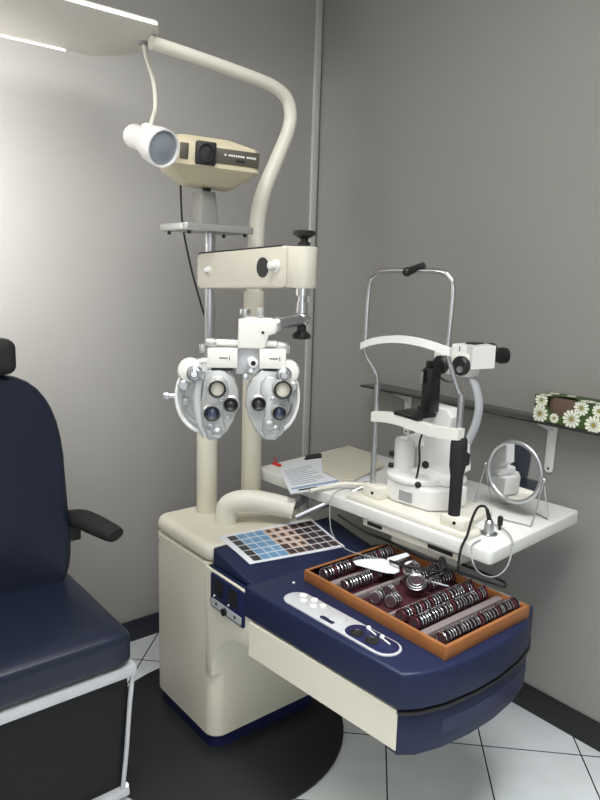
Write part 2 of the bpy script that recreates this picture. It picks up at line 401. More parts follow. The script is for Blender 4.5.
# ------------------------------------------------------------------ phoropter
K = 366.
c0 = Vector((1.0285, 1.508, 1.278))
PH = thing('phoropter', 'silver and white phoropter with paired lens dials hanging from the swing arm', 'phoropter', (c0.x, c0.y, c0.z-.13), math.radians(-33.9), local=True)
def L_(px, py, y=0): return Vector(((px-240)/K, y, -(py-393)/K+.13))
MP = Matrix(((1, 0, 0, 0), (0, 0, -1, 0), (0, 1, 0, 0), (0, 0, 0, 1)))  # prism z -> -y (towards viewer)
def P2(l): return [((x-240)/K, -(y-393)/K+.13) for x, y in l]
def disc(name, px, py, r, y0, y1, m, parent, ch=.001, n=28):
    b = MB(); b.cyl(L_(px, py, y0), L_(px, py, y1), r/K, ch=ch, n=n); return obj(name, b, m, parent)
for sgn, nm in ((-1, 'left'), (1, 'right')):
    q = (lambda x: x) if sgn < 0 else (lambda x: 246+(240-x)*.86)
    ws = 1 if sgn < 0 else .87
    hb = MB()
    hb.prism([(a, z) for a, z in P2([(q(208)+30*ws*math.cos(t*PI/24), 398+39*math.sin(t*PI/24)) for t in range(48)])], -.020, .012, M=MP, bev=.005, seg=3)
    hs = obj('lens_battery', hb, SILVER, PH)
    b = MB(); b.torus((0, 0, 0), (0, 1, 0), .080, .005, n=48); b.b.transform(Matrix.Translation(L_(q(208), 398, -.012)) @ Matrix.Diagonal((ws, 1, 1.22, 1))); obj('dial_ring', b, WHITE, PH)
    b = MB(); b.torus((0, 0, 0), (0, 1, 0), .055, .004, n=40); b.b.transform(Matrix.Translation(L_(q(205), 399, -.012)) @ Matrix.Diagonal((ws, 1, 1.3, 1))); obj('dial_ring', b, SATIN, PH)
    out = [(207, 371), (222, 368), (233, 376), (239, 388), (240, 404), (236, 418), (229, 431), (221, 439), (211, 440), (203, 434), (201, 420), (203, 400)]
    if sgn > 0: out = [(246+(240-x)*1.02, y) for x, y in out][::-1]
    b = MB(); b.prism(P2(out), .008, .034, M=MP, bev=.005, seg=3); obj('front_plate', b, SILVER, PH)
    hou = [(208, 381), (213, 376), (222, 375), (229, 381), (230, 391), (225, 400), (224, 413), (227, 428), (222, 437), (211, 437), (205, 424), (204, 406), (208, 396)]
    if sgn > 0: hou = [(q(x)+5.5, y) for x, y in hou][::-1]
    b = MB(); b.prism(P2(hou), .033, .044, M=MP, bev=.004, seg=3); obj('cylinder_housing', b, SILVER, PH)
    # cream strip beside the plate
    b = MB(); b.tube([L_(q(201), 380, -.026), L_(q(199), 400, -.028), L_(q(202), 422, -.028), L_(q(208), 436, -.026)], .011, n=12); obj('side_rib', b, ALU, PH)
    # white sphere cover with knob
    b = MB(); b.lathe(L_(q(192), 372, .015), (0, -1, 0), [(.030, 0), (.033, .008), (.033, .030), (.029, .040), (.020, .044)], 32); kc = obj('power_drum', b, WHITEW, PH)
    b = MB(); b.lathe(L_(q(197), 373, -.030), (0, -1, 0), [(.021, 0), (.021, .016), (.017, .020), (.011, .021), (.011, .030), (.008, .033)], 24); obj('power_knob', b, CHROME, PH)
    b = MB(); b.lathe(L_(q(186), 386, -.010), (0, -1, 0), [(.014, 0), (.014, .018), (.010, .021)], 20); obj('small_knob', b, SATIN, PH)
    def ocular(px, py, r, gm, rim, dep=.020):
        dep += .006
        b = MB(); rr = r/K
        b.lathe(L_(px, py, -.032), (0, -1, 0), [(rr*1.35, 0), (rr*1.35, dep*.5), (rr*1.12, dep*.7), (rr*1.12, dep), (rr*.95, dep), (rr*.9, dep*.5)], 28, caps=False)
        h = obj('ocular_barrel', b, rim, PH)
        b = MB(); b.torus(L_(px, py, -.032-dep), (0, 1, 0), rr*1.0, rr*.13, n=28); obj('ocular_ring', b, BLACK, h)
        b = MB(); b.lathe(L_(px, py, -.030-dep*.55), (0, -1, 0), [(rr*.97, 0), (rr*.85, .003), (rr*.5, .0055), (.0005, .007)], 24); obj('ocular_glass', b, gm, h)
    if sgn < 0:
        ocular(219, 387, 7.5, GLASSC, SILVER, .024); ocular(232, 403, 6.3, GLASSD, SILVER, .010); ocular(214, 411, 6.8, GLASSB, SILVER, .024)
        disc('small_knob', 219, 430, 5, -.03, -.058, CHROME, PH); disc('small_knob', 212, 426, 4, -.03, -.044, SATIN, PH); disc('small_knob', 223, 397, 3, -.03, -.046, CHROME, PH); disc('small_knob', 229, 417, 2, -.03, -.036, SATIN, PH)
        b = MB(); b.cyl(L_(166, 398, .0), L_(180, 398, .0), .008, n=16, ch=.001); b.cyl(L_(166, 398, .0), L_(171, 398, .0), .012, n=16, ch=.001); obj('side_lever', b, SATIN, PH)
        b = MB(); b.box(L_(188, 402, -.030), (.012, .02, .018), bev=.002); obj('indicator', b, GREYP, PH)
    else:
        ocular(282, 387, 8, GLASSC, SILVER, .024); ocular(259, 402, 6.3, GLASSD, SILVER, .010); ocular(279, 410, 6, GLASSB, SILVER, .024)
        disc('small_knob', 270, 422, 5, -.03, -.058, SATIN, PH); disc('small_knob', 276, 427, 4, -.03, -.046, CHROME, PH); disc('small_knob', 273, 397, 3, -.03, -.046, CHROME, PH)
        b = MB(); b.box(L_(291, 398, -.030), (.014, .02, .022), bev=.002); obj('indicator', b, GREYP, PH)
    # housing boxes above
    bx0, bx1 = (209, 238) if sgn < 0 else (259, 285)
    a = L_(bx0, 368); c = L_(bx1, 349)
    b = MB(); b.bx(a.x, c.x, -.035, .015, a.z, c.z, bev=.003); hb_ = obj('level_housing', b, WHITEW, PH)
    m1 = L_((bx0+bx1)/2+2, 358); b = MB(); b.bx(m1.x-.014, m1.x+.008, -.0355, -.034, m1.z-.002, m1.z+.001); b.bx(m1.x+.012, m1.x+.014, -.0355, -.034, m1.z-.006, m1.z+.005); obj('engraving', b, DARKG, hb_)
    b = MB(); a2 = L_(bx0+2, 369); b.bx(L_(bx0+4, 0).x, L_(bx1-4, 0).x, -.034, .0, a2.z-.004, a2.z+.001); obj('painted_shadow', b, DARKG, hb_)  # solid dark bar standing in for the shade below the housing
    tx = (216, 238) if sgn < 0 else (256, 276)
    b = MB(); b.cyl(L_(tx[0], 344, -.01), L_(tx[1], 344.5, -.01), .0085, n=20, ch=.001); obj('spirit_tube', b, WHITE, PH)
    ex = 212 if sgn < 0 else 281
    b = MB(); b.cyl(L_(ex-5, 344+2*(sgn > 0), -.01), L_(ex+5, 345+3*(sgn > 0), -.01), .0125, n=20, ch=.002); obj('end_cap', b, SILVER, PH)
    e2 = 204 if sgn < 0 else 286
    b = MB(); b.cyl(L_(e2, 354, -.01), L_(e2, 346, -.01), .009, n=16, ch=.001); obj('adjust_screw', b, SILVER, PH)
b = MB(); b.cyl(L_(236, 346.5, .0), L_(262, 346.5, .0), .009, n=16); b.bx(L_(237, 0).x, L_(261, 0).x, -.018, .02, L_(0, 352).z, L_(0, 342).z, bev=.003); obj('bridge_bar', b, SILVER, PH)
b = MB(); b.cyl(L_(240, 374, -.0), L_(240, 350, -.0), .012, n=16); b.bx(L_(236, 0).x, L_(262, 0).x, -.012, .012, L_(0, 375).z, L_(0, 350).z, bev=.003); obj('bridge_post', b, ALU, PH)
b = MB(); b.cyl(L_(251, 361, -.01), L_(253, 362, -.05), .012, .0135, n=20, ch=.002); vk = obj('pupil_knob', b, WHITE, PH)
b = MB(); b.cyl(L_(253, 362, -.0495), L_(253.1, 362.1, -.0515), .0065, n=16); obj('knob_hole', b, BLACK, vk)
b = MB(); b.cyl(L_(246, 376, -.02), L_(246, 376, -.045), .010, n=20, ch=.002); b.cyl(L_(251, 370, -.02), L_(251, 370, -.035), .006, n=16); obj('small_knob', b, CHROME, PH)
# mount block
mp_ = P2([(238, 349), (238.5, 322), (246, 319), (272, 320), (276, 325), (275, 334), (268, 336), (264, 349)])
b = MB(); b.prism(mp_, -.03, .032, M=MP, bev=.006, seg=3); mk = obj('mount_block', b, WHITEW, PH)
b = MB(); b.cyl(L_(262, 333, -.031), L_(262, 333, -.034), .004, n=12); obj('screw', b, BLACK, mk)
for px in (245, 260):
    b = MB(); b.cyl(L_(px, 319, -.005), L_(px, 311.5 if px < 250 else 309.5, -.005), .0145 if px < 250 else .009, n=20, ch=.002); obj('mount_screw', b, SATIN if px < 250 else SILVER, mk)
# connecting tube & hanger to the arm head
IM = (Matrix.Translation(PH.location) @ Matrix.Rotation(math.radians(-33.9), 4, 'Z')).inverted()
hp = lambda z: IM @ Vector((HX, HY, z))
b = MB(); b.cyl(L_(272, 326, -.005), hp(1.465), .0165, n=20, ch=.002); b.cyl(L_(272, 326, -.005), L_(279, 325, -.003), .020, n=20, ch=.002); obj('mount_tube', b, SATIN, PH)
b = MB(); b.cyl(hp(1.45), hp(1.556), .014, n=20); b.cyl(hp(1.535), hp(1.5555), .022, n=20); b.sph(hp(1.467), .024, 20); b.cyl(hp(1.485), hp(1.515), .018, n=20); obj('hanger', b, CHROME, PH)
b = MB(); b.lathe(hp(1.446), (0, 0, -1), [(.014, 0), (.014, .012), (.022, .020), (.028, .026), (.028, .034), (.022, .037)], 24); obj('clamp_knob', b, BLACK, PH)

# ------------------------------------------------------------------ chart projector
PJ = thing('chart_projector', 'old beige chart projector with brown front band standing on a grey post above the tray', 'projector', (1.25, 2.02, 1.745), math.radians(0))
b = MB(); b.prism(rrect(1.207, 1.267, 1.99, 2.05, .008, 3), 1.745, 1.853, bev=.003)
for v in b.b.verts:
    t = (v.co.z-1.745)/.1; v.co.x = 1.229+(v.co.x-1.237)*(1.2-.22*t); v.co.y = 2.02+(v.co.y-2.02)*(1.2-.22*t)
obj('post', b, mat('post_grey', (.30, .30, .285), .5), PJ)
b = MB(); b.cyl((1.237, 2.02, 1.851), (1.237, 2.02, 1.872), .014, n=16); obj('swivel', b, BLACK, PJ)
# body built in own axes: a along the long side (image right), f towards viewer-left
a_ = Vector((.93, -.367, .0)).normalized(); f_ = Vector((-.367, -.93, 0)).normalized()
FJ = Matrix((a_, -f_, Vector((0, 0, 1)))).transposed().to_4x4()
MJ = Matrix.Translation((1.238, 2.005, 1.949)) @ FJ @ Matrix.Rotation(math.radians(3), 4, 'Y') @ Matrix.Diagonal((.94, 1, 1.06, 1))
def loft(sections):
    b = MB(); rings = []
    for P, z in sections: rings.append([b.b.verts.new(MJ @ Vector((x, y, z))) for x, y in P])
    b.skin(rings); return b
W2, D2 = .152, .11
def sec(w, dpt, z, r=.02, dx=0, dy=0): return ([(x+dx, y+dy) for x, y in rrect(-w, w, -dpt, dpt, r, 4)], z)
b = loft([sec(.075, .06, -.078, .02), sec(.085, .065, -.076, .02), sec(.148, .105, -.038, .02), sec(.155, .112, -.032, .02), sec(.155, .112, -.022, .02)])
lo_ = obj('lower_housing', b, BEIGE, PJ)
b = loft([sec(.148, .106, -.022, .02), sec(.148, .106, .030, .02), sec(.144, .103, .036, .02), sec(.10, .09, .052, .02, -.03), sec(.09, .08, .056, .02, -.03)])
obj('upper_housing', b, BEIGE, PJ)
def jbox(x0, x1, y0, y1, z0, z1, bev=0):
    b = MB(); b.bx(x0, x1, y0, y1, z0, z1, bev=bev); b.b.transform(MJ); return b
BROWN = mat('brown_band', (.085, .075, .06), .4)
bd = obj('front_band', jbox(-.04, .150, -.110, -.090, -.017, .026, .002), BROWN, PJ)
obj('front_band_frame', jbox(-.118, -.090, -.110, -.090, -.017, .028, .002), BROWN, PJ)
b = jbox(-.068, -.002, -.132, -.09, -.028, .036, .004); ln = obj('lens_hood', b, DARKG, PJ)
b = MB(); b.lathe((-.035, -.132, .004), (0, -1, 0), [(.026, 0), (.026, .006), (.022, .006), (.02, -.004), (.0005, -.003)], 28, caps=False); b.b.transform(MJ); obj('projector_lens', b, GLASSD, PJ)
# lettering on the band: small glyph strokes
b = MB()
x = .030
for w in (.007, 0, 0, .0075, .007, .0075, .007, .007, .0075, .007, 0, 0, .0065, .007, .003, .0065, .007):
    if w: b.bx(x, x+w*.8, -.1112, -.1098, .006, .0115)
    x += w+.0008 if w else .003
b.b.transform(MJ); obj('lettering', b, WHITE, bd)
b = jbox(.07, .10, -.1122, -.108, -.008, -.001); obj('band_button', b, BLACK, bd)
b = MB(); b.tube([(1.175, 2.08, 1.90), (1.185, 2.10, 1.86), (1.197, 2.112, 1.76), (1.208, 2.112, 1.70), (1.235, 2.105, 1.58), (1.273, 2.09, 1.44)], .0038, n=8)
tag(obj('power_cable', b, BLACK, loc=(1.16, 2.11, 1.42)), 'black cable hanging from the beige projector down behind the tray to the metal pole', 'cable')

# ------------------------------------------------------------------ spot lamp
SL = thing('spot_lamp', 'white swivelling spot lamp hanging on a thin gooseneck from the overhead panel', 'lamp', (1.065, 2.10, 2.295))
ax = Vector((.142, -1.06, -.36)).normalized()
gc = Vector((1.012, 1.885, 1.945)); lb = gc-ax*.175
b = MB(); b.tube([(1.055, 2.10, 2.297), (1.065, 2.10, 2.25), (1.083, 2.09, 2.18), (1.073, 2.06, 2.10), (1.030, 2.00, 2.045), (1.012, 1.975, 2.018)], .0065, n=12); obj('gooseneck', b, CREAMW, SL)
b = MB(); b.cyl((1.055, 2.10, 2.295), (1.055, 2.10, 2.285), .014, n=20); obj('ceiling_cup', b, GREYP, SL)
b = MB(); b.lathe(lb-ax*.005, ax, [(.026, 0), (.033, .003), (.036, .010), (.037, .075), (.044, .095), (.053, .115), (.056, .150), (.055, .175), (.051, .175), (.049, .160)], 36, caps=False)
b.lathe(lb-ax*.0045, ax, [(.0005, 0), (.022, 0)], 24, caps=False)
hs = obj('lamp_head', b, WHITE, SL)
b = MB(); b.lathe(lb+ax*.160, ax, [(.0505, 0), (.040, .004), (.02, .007), (.0005, .008)], 32); obj('lamp_glass', b, mat('lamp_glass', (.26, .29, .33), .3, coat=.5), SL)
b = MB(); b.box(lb+ax*.080+Vector((0, 0, .038)), (.028, .03, .028), bev=.006); obj('lamp_joint', b, WHITE, SL)

# ------------------------------------------------------------------ examination chair
CH = thing('examination_chair', 'navy vinyl examination chair with black headrest and armrest at the left edge of the room', 'chair', (.5, 1.9, 0))
def cushion(x0, x1, y0, y1, z0, z1, r, M=None, dome=0.0, n=14):
    b = MB(); b.box((0, 0, 0), (1, 1, 1)); bmesh.ops.subdivide_edges(b.b, edges=b.b.edges[:], cuts=n, use_grid_fill=True)
    sx, sy, sz = (x1-x0)/2, (y1-y0)/2, (z1-z0)/2
    for v in b.b.verts:
        p = Vector((v.co.x*2*sx, v.co.y*2*sy, v.co.z*2*sz)); q = Vector([max(-(s-r), min(s-r, c)) for c, s in zip(p, (sx, sy, sz))])
        dd = p-q
        if dd.length > 0: p = q+dd.normalized()*min(r, dd.length) if dd.length > r or True else p
        p.z += dome*(1-(p.x/sx)**2)*(1-(p.y/sy)**2)*(1 if p.z > 0 else 0)
        v.co = p+Vector(((x0+x1)/2, (y0+y1)/2, (z0+z1)/2))
    return b
b = cushion(.20, .775, 1.64, 2.22, .487, .60, .035, dome=.008); obj('seat', b, LEATH, CH)
# backrest, built flat and stood up, leaning back
b = MB(); outl = []
for k in range(40):
    t = 2*PI*k/40; cx_, cz_ = math.cos(t), math.sin(t)
    sx = .27 if cz_ < 0 else .262; ex = .35 if cz_ < 0 else .62
    outl.append((.497+sx*math.copysign(abs(cx_)**ex, cx_), .915+.365*math.copysign(abs(cz_)**(.35 if cz_ < 0 else .75), cz_)))
MBK = Matrix.Translation((0, 2.10, .56)) @ Matrix.Rotation(math.radians(-3), 4, 'X') @ Matrix.Translation((0, 0, -.56))
b.prism(outl, -.05, .05, M=MBK @ MY, bev=.03, seg=5); obj('backrest', b, LEATH, CH)
b = cushion(.36, .620, 2.055, 2.15, 1.278, 1.385, .03); obj('headrest', b, BLACKM, CH)
b = MB(); b.bx(.47, .53, 2.10, 2.12, 1.2, 1.32); obj('headrest_bar', b, SATIN, CH)
# armrest
b = MB(); b.tube([(.785, 2.16, .775), (.80, 2.08, .792), (.82, 2.01, .786), (.842, 1.945, .775), (.85, 1.922, .770)], .03, n=16, smooth=5, rads=[.026, .036, .036, .032, .028], flat=((0, 0, 1), 1.15))
for v in b.b.verts: v.co.z = .77+(v.co.z-.77)*.8
obj('armrest', b, BLACKM, CH)
b = MB(); b.bx(.74, .80, 2.08, 2.15, .715, .77, bev=.004); obj('armrest_bracket', b, BLACK, CH)
# base
b = MB(); b.bx(.205, .783, 1.645, 2.20, .455, .487, bev=.004); obj('seat_frame', b, ALU, CH)
b = MB(); b.prism([(1.70, .07), (1.672, .462), (2.16, .462), (2.10, .07)], .22, .765, M=MX); obj('base_skirt', b, mat('skirt_charcoal', (.008, .008, .009), .6, spec=.3), CH)
b = MB(); b.tube([(.776, 1.658, .465), (.768, 1.668, .35), (.760, 1.678, .20), (.752, 1.69, .075)], .007, n=10); b.tube([(.76, 1.69, .075), (.775, 1.72, .03)], .010, n=8, smooth=0); obj('side_edge', b, ALU, CH)
b = MB(); b.bx(.215, .768, 1.676, 1.71, .048, .072, bev=.004); b.bx(.24, .74, 1.70, 2.08, .0, .05); obj('foot_frame', b, ALU, CH)

# ------------------------------------------------------------------ instrument table
T = thing('instrument_table', 'pale grey-white slit lamp table reaching from the papers to the round mirror', 'table', (1.74, 1.55, .82))
TZ = .86
b = MB(); b.prism(round_poly([(1.537, 1.018), (2.07, 1.052), (2.01, 2.10), (1.478, 2.045)], .018), TZ-.042, TZ, bev=.005, seg=3); obj('tabletop', b, TABLEW, T)
b = MB(); b.prism([(1.545, 1.12), (1.85, 1.13), (1.83, 1.55), (1.522, 1.50)], .790, .817, bev=.003); tdr = obj('drawer_box', b, CREAMW, T)
b = MB(); b.prism([(1.565, 1.15), (1.82, 1.16), (1.80, 1.42), (1.552, 1.40)], .758, .789, bev=.006); obj('motor_box', b, CREAMW, T)
b = MB(); b.prism([(1.542, 1.15), (1.546, 1.15), (1.541, 1.24), (1.537, 1.24)], .797, .810); dsl = obj('drawer_slot', b, DARKG, tdr); b = MB(); b.prism([(1.524, 1.42), (1.530, 1.42), (1.526, 1.48), (1.520, 1.48)], .798, .809); obj('drawer_slot', b, DARKG, tdr)
b = MB(); b.tube([(1.42, 1.725, .768), (1.49, 1.685, .803), (1.57, 1.64, .842), (1.634, 1.605, .872)], .0115, n=14, smooth=4, flat=((0, 0, 1), .7)); obj('support_bar', b, SATIN, T)
b = MB(); b.cyl((1.40, 1.765, .788), (1.55, 1.81, .800), .018, n=18); b.cyl((1.55, 1.81, .79), (1.55, 1.81, .819), .035, n=24); obj('support_arm', b, SATIN, T)

# ------------------------------------------------------------------ slit lamp
B = thing('slit_lamp', 'white slit lamp microscope with chrome chin rest frame on the instrument table', 'slit lamp', (1.70, 1.35, TZ))
# base plate
b = MB(); b.prism([(1.545, 1.105), (1.61, 1.108), (1.66, 1.17), (1.70, 1.18), (1.80, 1.20), (1.82, 1.26), (1.82, 1.46), (1.78, 1.50), (1.70, 1.53), (1.62, 1.58), (1.515, 1.58)], TZ, TZ+.017, bev=.005, seg=2); obj('base_plate', b, CREAMW, B)
# foot blocks
for y0, y1, x0, x1 in ((1.465, 1.540, 1.550, 1.61), (1.128, 1.212, 1.552, 1.605)):
    b = MB(); b.bx(x0, x1, y0, y1, TZ+.017, (TZ+.058 if y0 > 1.3 else TZ+.050), bev=.004); fb = obj('foot_block', b, CREAMW, B)
    b = MB(); b.cyl((x0+.001, (y0+y1)/2-.01, TZ+.037), (x0-.003, (y0+y1)/2-.01, TZ+.037), .005, n=12); obj('screw', b, BLACK, fb)
# head frame
YA, YB = 1.522, 1.187; XF = 1.578
fr = [(XF, YA, TZ+.055), (XF, YA, 1.10), (XF, YA, 1.26), (XF-.012, YA+.006, 1.30), (XF-.04, YA+.024, 1.355), (XF-.042, YA+.022, 1.40), (XF-.042, YA+.015, 1.565), (XF-.042, YA-.005, 1.600), (XF-.042, YA-.055, 1.613), (XF-.042, 1.34, 1.615),
      (XF-.042, YB+.070, 1.614), (XF-.042, YB+.040, 1.602), (XF-.042, YB+.023, 1.565), (XF-.042, YB+.027, 1.42), (XF-.04, YB+.027, 1.38), (XF-.010, YB+.008, 1.29), (XF, YB, 1.25), (XF, YB, 1.10)]
b = MB(); b.tube(fr, .0072, n=12, smooth=5); hf = obj('head_frame', b, CHROME, B)
b = MB(); b.cyl((XF, YA, 1.25), (XF, YA, TZ+.055), .0092, n=14); obj('frame_upright', b, SATIN, B)
b = MB(); b.cyl((XF, YB, 1.27), (XF, YB, 1.05), .0098, n=14); obj('frame_upright', b, SATIN, B)
# fixation lamp on the frame top
b = MB(); b.tube([(XF-.045, 1.375, 1.612), (XF-.045, 1.345, 1.622), (XF-.038, 1.322, 1.632)], .012, n=14, smooth=3, rads=[.012, .011, .009]); b.sph((XF-.052, 1.375, 1.611), .014, 14); obj('fixation_lamp', b, BLACK, B)
# forehead strap
b = MB(); pts = []
for k in range(15):
    t = k/14; y = YA+.028-(YA+.028-YB-.010)*t
    pts.append((XF-.050-.014*math.sin(PI*t), y, 1.375+.030*math.sin(PI*min(t*1.02, 1))**.8+.018*t))
b.strip(pts, (0, 0, 1), .022, .014); obj('forehead_band', b, WHITE, B)
# lower chin bar with chin rest
b = MB(); pts = []
for k in range(17):
    t = k/16; y = YA-.004-(YA-.004-YB+.018)*t
    pts.append((XF-.012, y, 1.148+.010*t+.007*math.sin(PI*2*t)))
b.strip(pts, (0, 0, 1), .032, .028); cb = obj('chin_bar', b, WHITEW, B)
b = MB(); b.bx(XF-.03, XF+.06, 1.32, 1.42, 1.172, 1.186, bev=.005); b.bx(XF-.01, XF+.03, 1.35, 1.39, 1.15, 1.18); obj('chin_rest', b, BLACK, B)
# black grip
b = MB(); b.lathe((XF, YB-.004, TZ+.048), (0, 0, 1), [(.016, 0), (.018, .004), (.019, .12), (.021, .135), (.024, .15), (.025, .21), (.023, .232), (.018, .238)], 24)
b.bx(XF-.0, XF+.03, YB-.028, YB-.005, 1.06, 1.10, bev=.008); obj('grip', b, BLACKM, B)
# cross-slide base
b = MB(); b.prism([(1.60, 1.475), (1.585, 1.44), (1.60, 1.30), (1.65, 1.262), (1.74, 1.262), (1.765, 1.30), (1.765, 1.44), (1.73, 1.49), (1.66, 1.50)], TZ+.019, TZ+.088, bev=.008, seg=3); sb = obj('slide_base', b, WHITE, B)
b = MB(); b.bx(1.5855, 1.592, 1.36, 1.41, TZ+.032, TZ+.064); obj('base_label', b, GREYP, sb)
b = MB(); b.prism([(x, y) for x, y in circ(1.675, 1.41, .098, 36, .105)], TZ+.088, TZ+.108, bev=.006, seg=3); obj('turntable', b, WHITE, B)
b = MB(); b.lathe((1.665, 1.465, TZ+.106), (0, 0, 1), [(.037, 0), (.037, .004), (.034, .006), (.034, .100), (.030, .106), (.022, .106), (.021, .098), (.0005, .098)], 32); obj('column', b, WHITE, B)
for z in (.968, 1.0, 1.025):
    pass
for z in (.912, .945, .985):
    b = MB(); b.cyl((1.645, 1.49, z+.03), (1.637, 1.507, z+.03), .009, n=14, ch=.002); obj('column_knob', b, BLACK, B)
# microscope arm and pillar behind
b = MB(); b.prism([(1.34, .968), (1.30, .968), (1.26, 1.0), (1.27, 1.08), (1.325, 1.10), (1.31, 1.165), (1.33, 1.19), (1.43, 1.195), (1.45, 1.175), (1.46, 1.09), (1.47, .968)], 1.70, 1.755, M=MX, bev=.008, seg=3); obj('microscope_pillar', b, WHITE, B)
b = MB(); b.strip([(1.67, 1.46, 1.06), (1.72, 1.42, 1.075), (1.77, 1.36, 1.085)], (0, 0, 1), .04, .035); obj('swing_bracket', b, WHITE, B)
b = MB(); b.bx(1.66, 1.76, 1.275, 1.44, TZ+.088, TZ+.118, bev=.010, seg=3); obj('arm_base', b, WHITE, B)
# illumination tower
b = MB(); b.bx(1.655, 1.70, 1.362, 1.402, 1.175, 1.316, bev=.004); b.bx(1.665, 1.69, 1.384, 1.400, 1.31, 1.338, bev=.004); b.bx(1.645, 1.66, 1.387, 1.400, 1.27, 1.31, bev=.002)
b.bx(1.66, 1.78, 1.38, 1.42, 1.165, 1.19, bev=.004); lt_ = obj('illumination_tower', b, BLACK, B)
b = MB(); b.bx(1.6435, 1.6455, 1.389, 1.398, 1.268, 1.305); obj('scale_plate', b, SATIN, lt_)
# microscope head
b = MB(); b.bx(1.735, 1.80, 1.288, 1.430, 1.292, 1.365, bev=.008, seg=3); mh = obj('magnification_box', b, WHITEW, B)
b = MB(); b.bx(1.75, 1.83, 1.275, 1.372, 1.345, 1.392, bev=.008, seg=3); obj('microscope_head', b, WHITE, B)
b = MB()
hx = [((1.75, 1.31, 1.356), .040), ((1.79, 1.29, 1.358), .038), ((1.82, 1.272, 1.360), .034)]
b.strip([p for p, _ in hx], (0, 0, 1), .070, .080); obj('binocular_tube', b, WHITE, B)
for dy, dz in ((-.016, .0), (.032, .010)):
    b = MB(); p0 = Vector((1.815, 1.272+dy, 1.362+dz)); v = Vector((.065, -.028, .0)).normalized()
    b.lathe(p0, v, [(.020, 0), (.021, .02), (.025, .022), (.026, .034), (.024, .046), (.018, .05)], 24); obj('eyepiece', b, BLACK, B)
for y, z, r in ((1.392, 1.322, .030), (1.312, 1.328, .031)):
    b = MB(); b.lathe((1.736, y, z), (-1, 0, 0), [(r, 0), (r, .012), (r-.006, .018), (.008, .019)], 28); kk = obj('drum_knob', b, BLACK, mh)
b = MB(); b.cyl((1.717, 1.300, 1.320), (1.705, 1.298, 1.320), .010, n=16); obj('knob_face', b, SATIN, mh)
b = MB(); b.bx(1.7495, 1.7505, 1.335, 1.338, 1.370, 1.386); obj('index_mark', b, BLACK, mh)
b = MB(); b.bx(1.78, 1.83, 1.30, 1.34, 1.391, 1.397, bev=.002); obj('top_cap', b, BLACK, mh)
b = MB(); b.tube([(1.72, 1.39, 1.286), (1.715, 1.36, 1.276), (1.715, 1.33, 1.276)], .004, n=8); obj('hook', b, SATIN, mh)
# curved frosted arm
b = MB(); b.tube([(1.77, 1.320, 1.295), (1.775, 1.286, 1.265), (1.775, 1.266, 1.205), (1.77, 1.270, 1.14), (1.765, 1.292, 1.08), (1.75, 1.31, 1.03), (1.73, 1.33, .97)], .015, n=14, smooth=5, flat=((1, 0, 0), .85)); obj('curved_arm', b, CLEARP, B)
# joystick
b = MB(); b.lathe((1.70, 1.105, TZ), (0, 0, 1), [(.004, 0), (.004, .012), (.008, .016), (.0085, .038), (.006, .043)], 16); tag(obj('joystick', b, BLACK, loc=(1.70, 1.105, TZ)), 'small black upright lever on the table beside the metal cable socket', 'lever')
b = MB(); b.tube([(1.67, 1.40, 1.10), (1.63, 1.375, 1.075), (1.618, 1.36, 1.03), (1.612, 1.36, .985), (1.62, 1.375, .95)], .0035, n=8); b.sph((1.63, 1.345, 1.015), .013, 12, (.8, 1, 1)); b.sph((1.60, 1.345, .955), .011, 12); obj('lamp_lead', b, BLACK, B)

# connector and cables
b = MB(); b.lathe((1.645, 1.105, TZ+.0), (0, 0, 1), [(.026, 0), (.026, .003), (.015, .005), (.013, .038), (.008, .044)], 24); cn = thing('cable_socket', 'round metal cable socket near the right front corner of the instrument table', 'socket', (1.645, 1.105, TZ)); obj('socket_base', b, SATIN, cn)
b = MB(); b.cyl((1.645, 1.105, TZ+.043), (1.632, 1.108, TZ+.078), .007, .005, n=14); obj('plug', b, BLACK, cn)
def cable(name, pts, r, m, label, n=8):
    b = MB(); b.tube(pts, r, n=n, smooth=6); return tag(obj(name, b, m, loc=pts[0]), label, 'cable')
cable('power_lead', [(1.632, 1.108, TZ+.077), (1.620, 1.110, TZ+.089), (1.598, 1.117, TZ+.086), (1.561, 1.108, TZ+.058), (1.528, 1.095, TZ+.026), (1.512, 1.10, TZ-.01), (1.505, 1.10, TZ-.05), (1.50, 1.10, .785), (1.505, 1.14, .770)], .0038, BLACK, 'black lead arching from the metal socket over the table edge')
cable('signal_wire', [(1.72, 1.14, TZ+.003), (1.69, 1.08, TZ+.010), (1.64, 1.02, TZ+.006), (1.60, .998, TZ-.03), (1.56, .99, TZ-.052), (1.51, .99, TZ-.055), (1.465, 1.00, TZ-.035), (1.445, 1.01, TZ-.005), (1.475, 1.04, TZ+.016), (1.53, 1.075, TZ+.006), (1.58, 1.085, TZ+.004)], .0022, GREYP, 'thin grey wire looping off the right front corner of the instrument table')

# ------------------------------------------------------------------ papers
F1 = Matrix.Translation((0, 0, TZ))
def sheet(pts, z0, z1, m, name, label, cat, zs=None):
    b = MB(); b.prism(pts, z0, z1); o = obj(name, b, m, loc=(pts[0][0], pts[0][1], z0)); return tag(o, label, cat)
paper = [(1.54, 1.988), (1.385, 1.714), (1.733, 1.665), (1.84, 2.02), (1.80, 2.035)]
PP = thing('paper_sheets', 'white printed papers with blue lines overhanging the front edge of the table', 'paper', (1.54, 1.9, TZ))
b = MB(); b.prism(paper, TZ+.0005, TZ+.004); obj('top_sheet', b, PAPER, PP)
def pp(u, v):
    p = Vector(paper[1]).lerp(Vector(paper[2]), u).lerp(Vector(paper[0]).lerp(Vector(paper[3]), u), v); return (p.x, p.y)
def band(u0, u1, v0, v1, m, nm):
    b = MB(); b.prism([pp(u0, v0), pp(u1, v0), pp(u1, v1), pp(u0, v1)], TZ+.0040, TZ+.0044); obj(nm, b, m, PP)
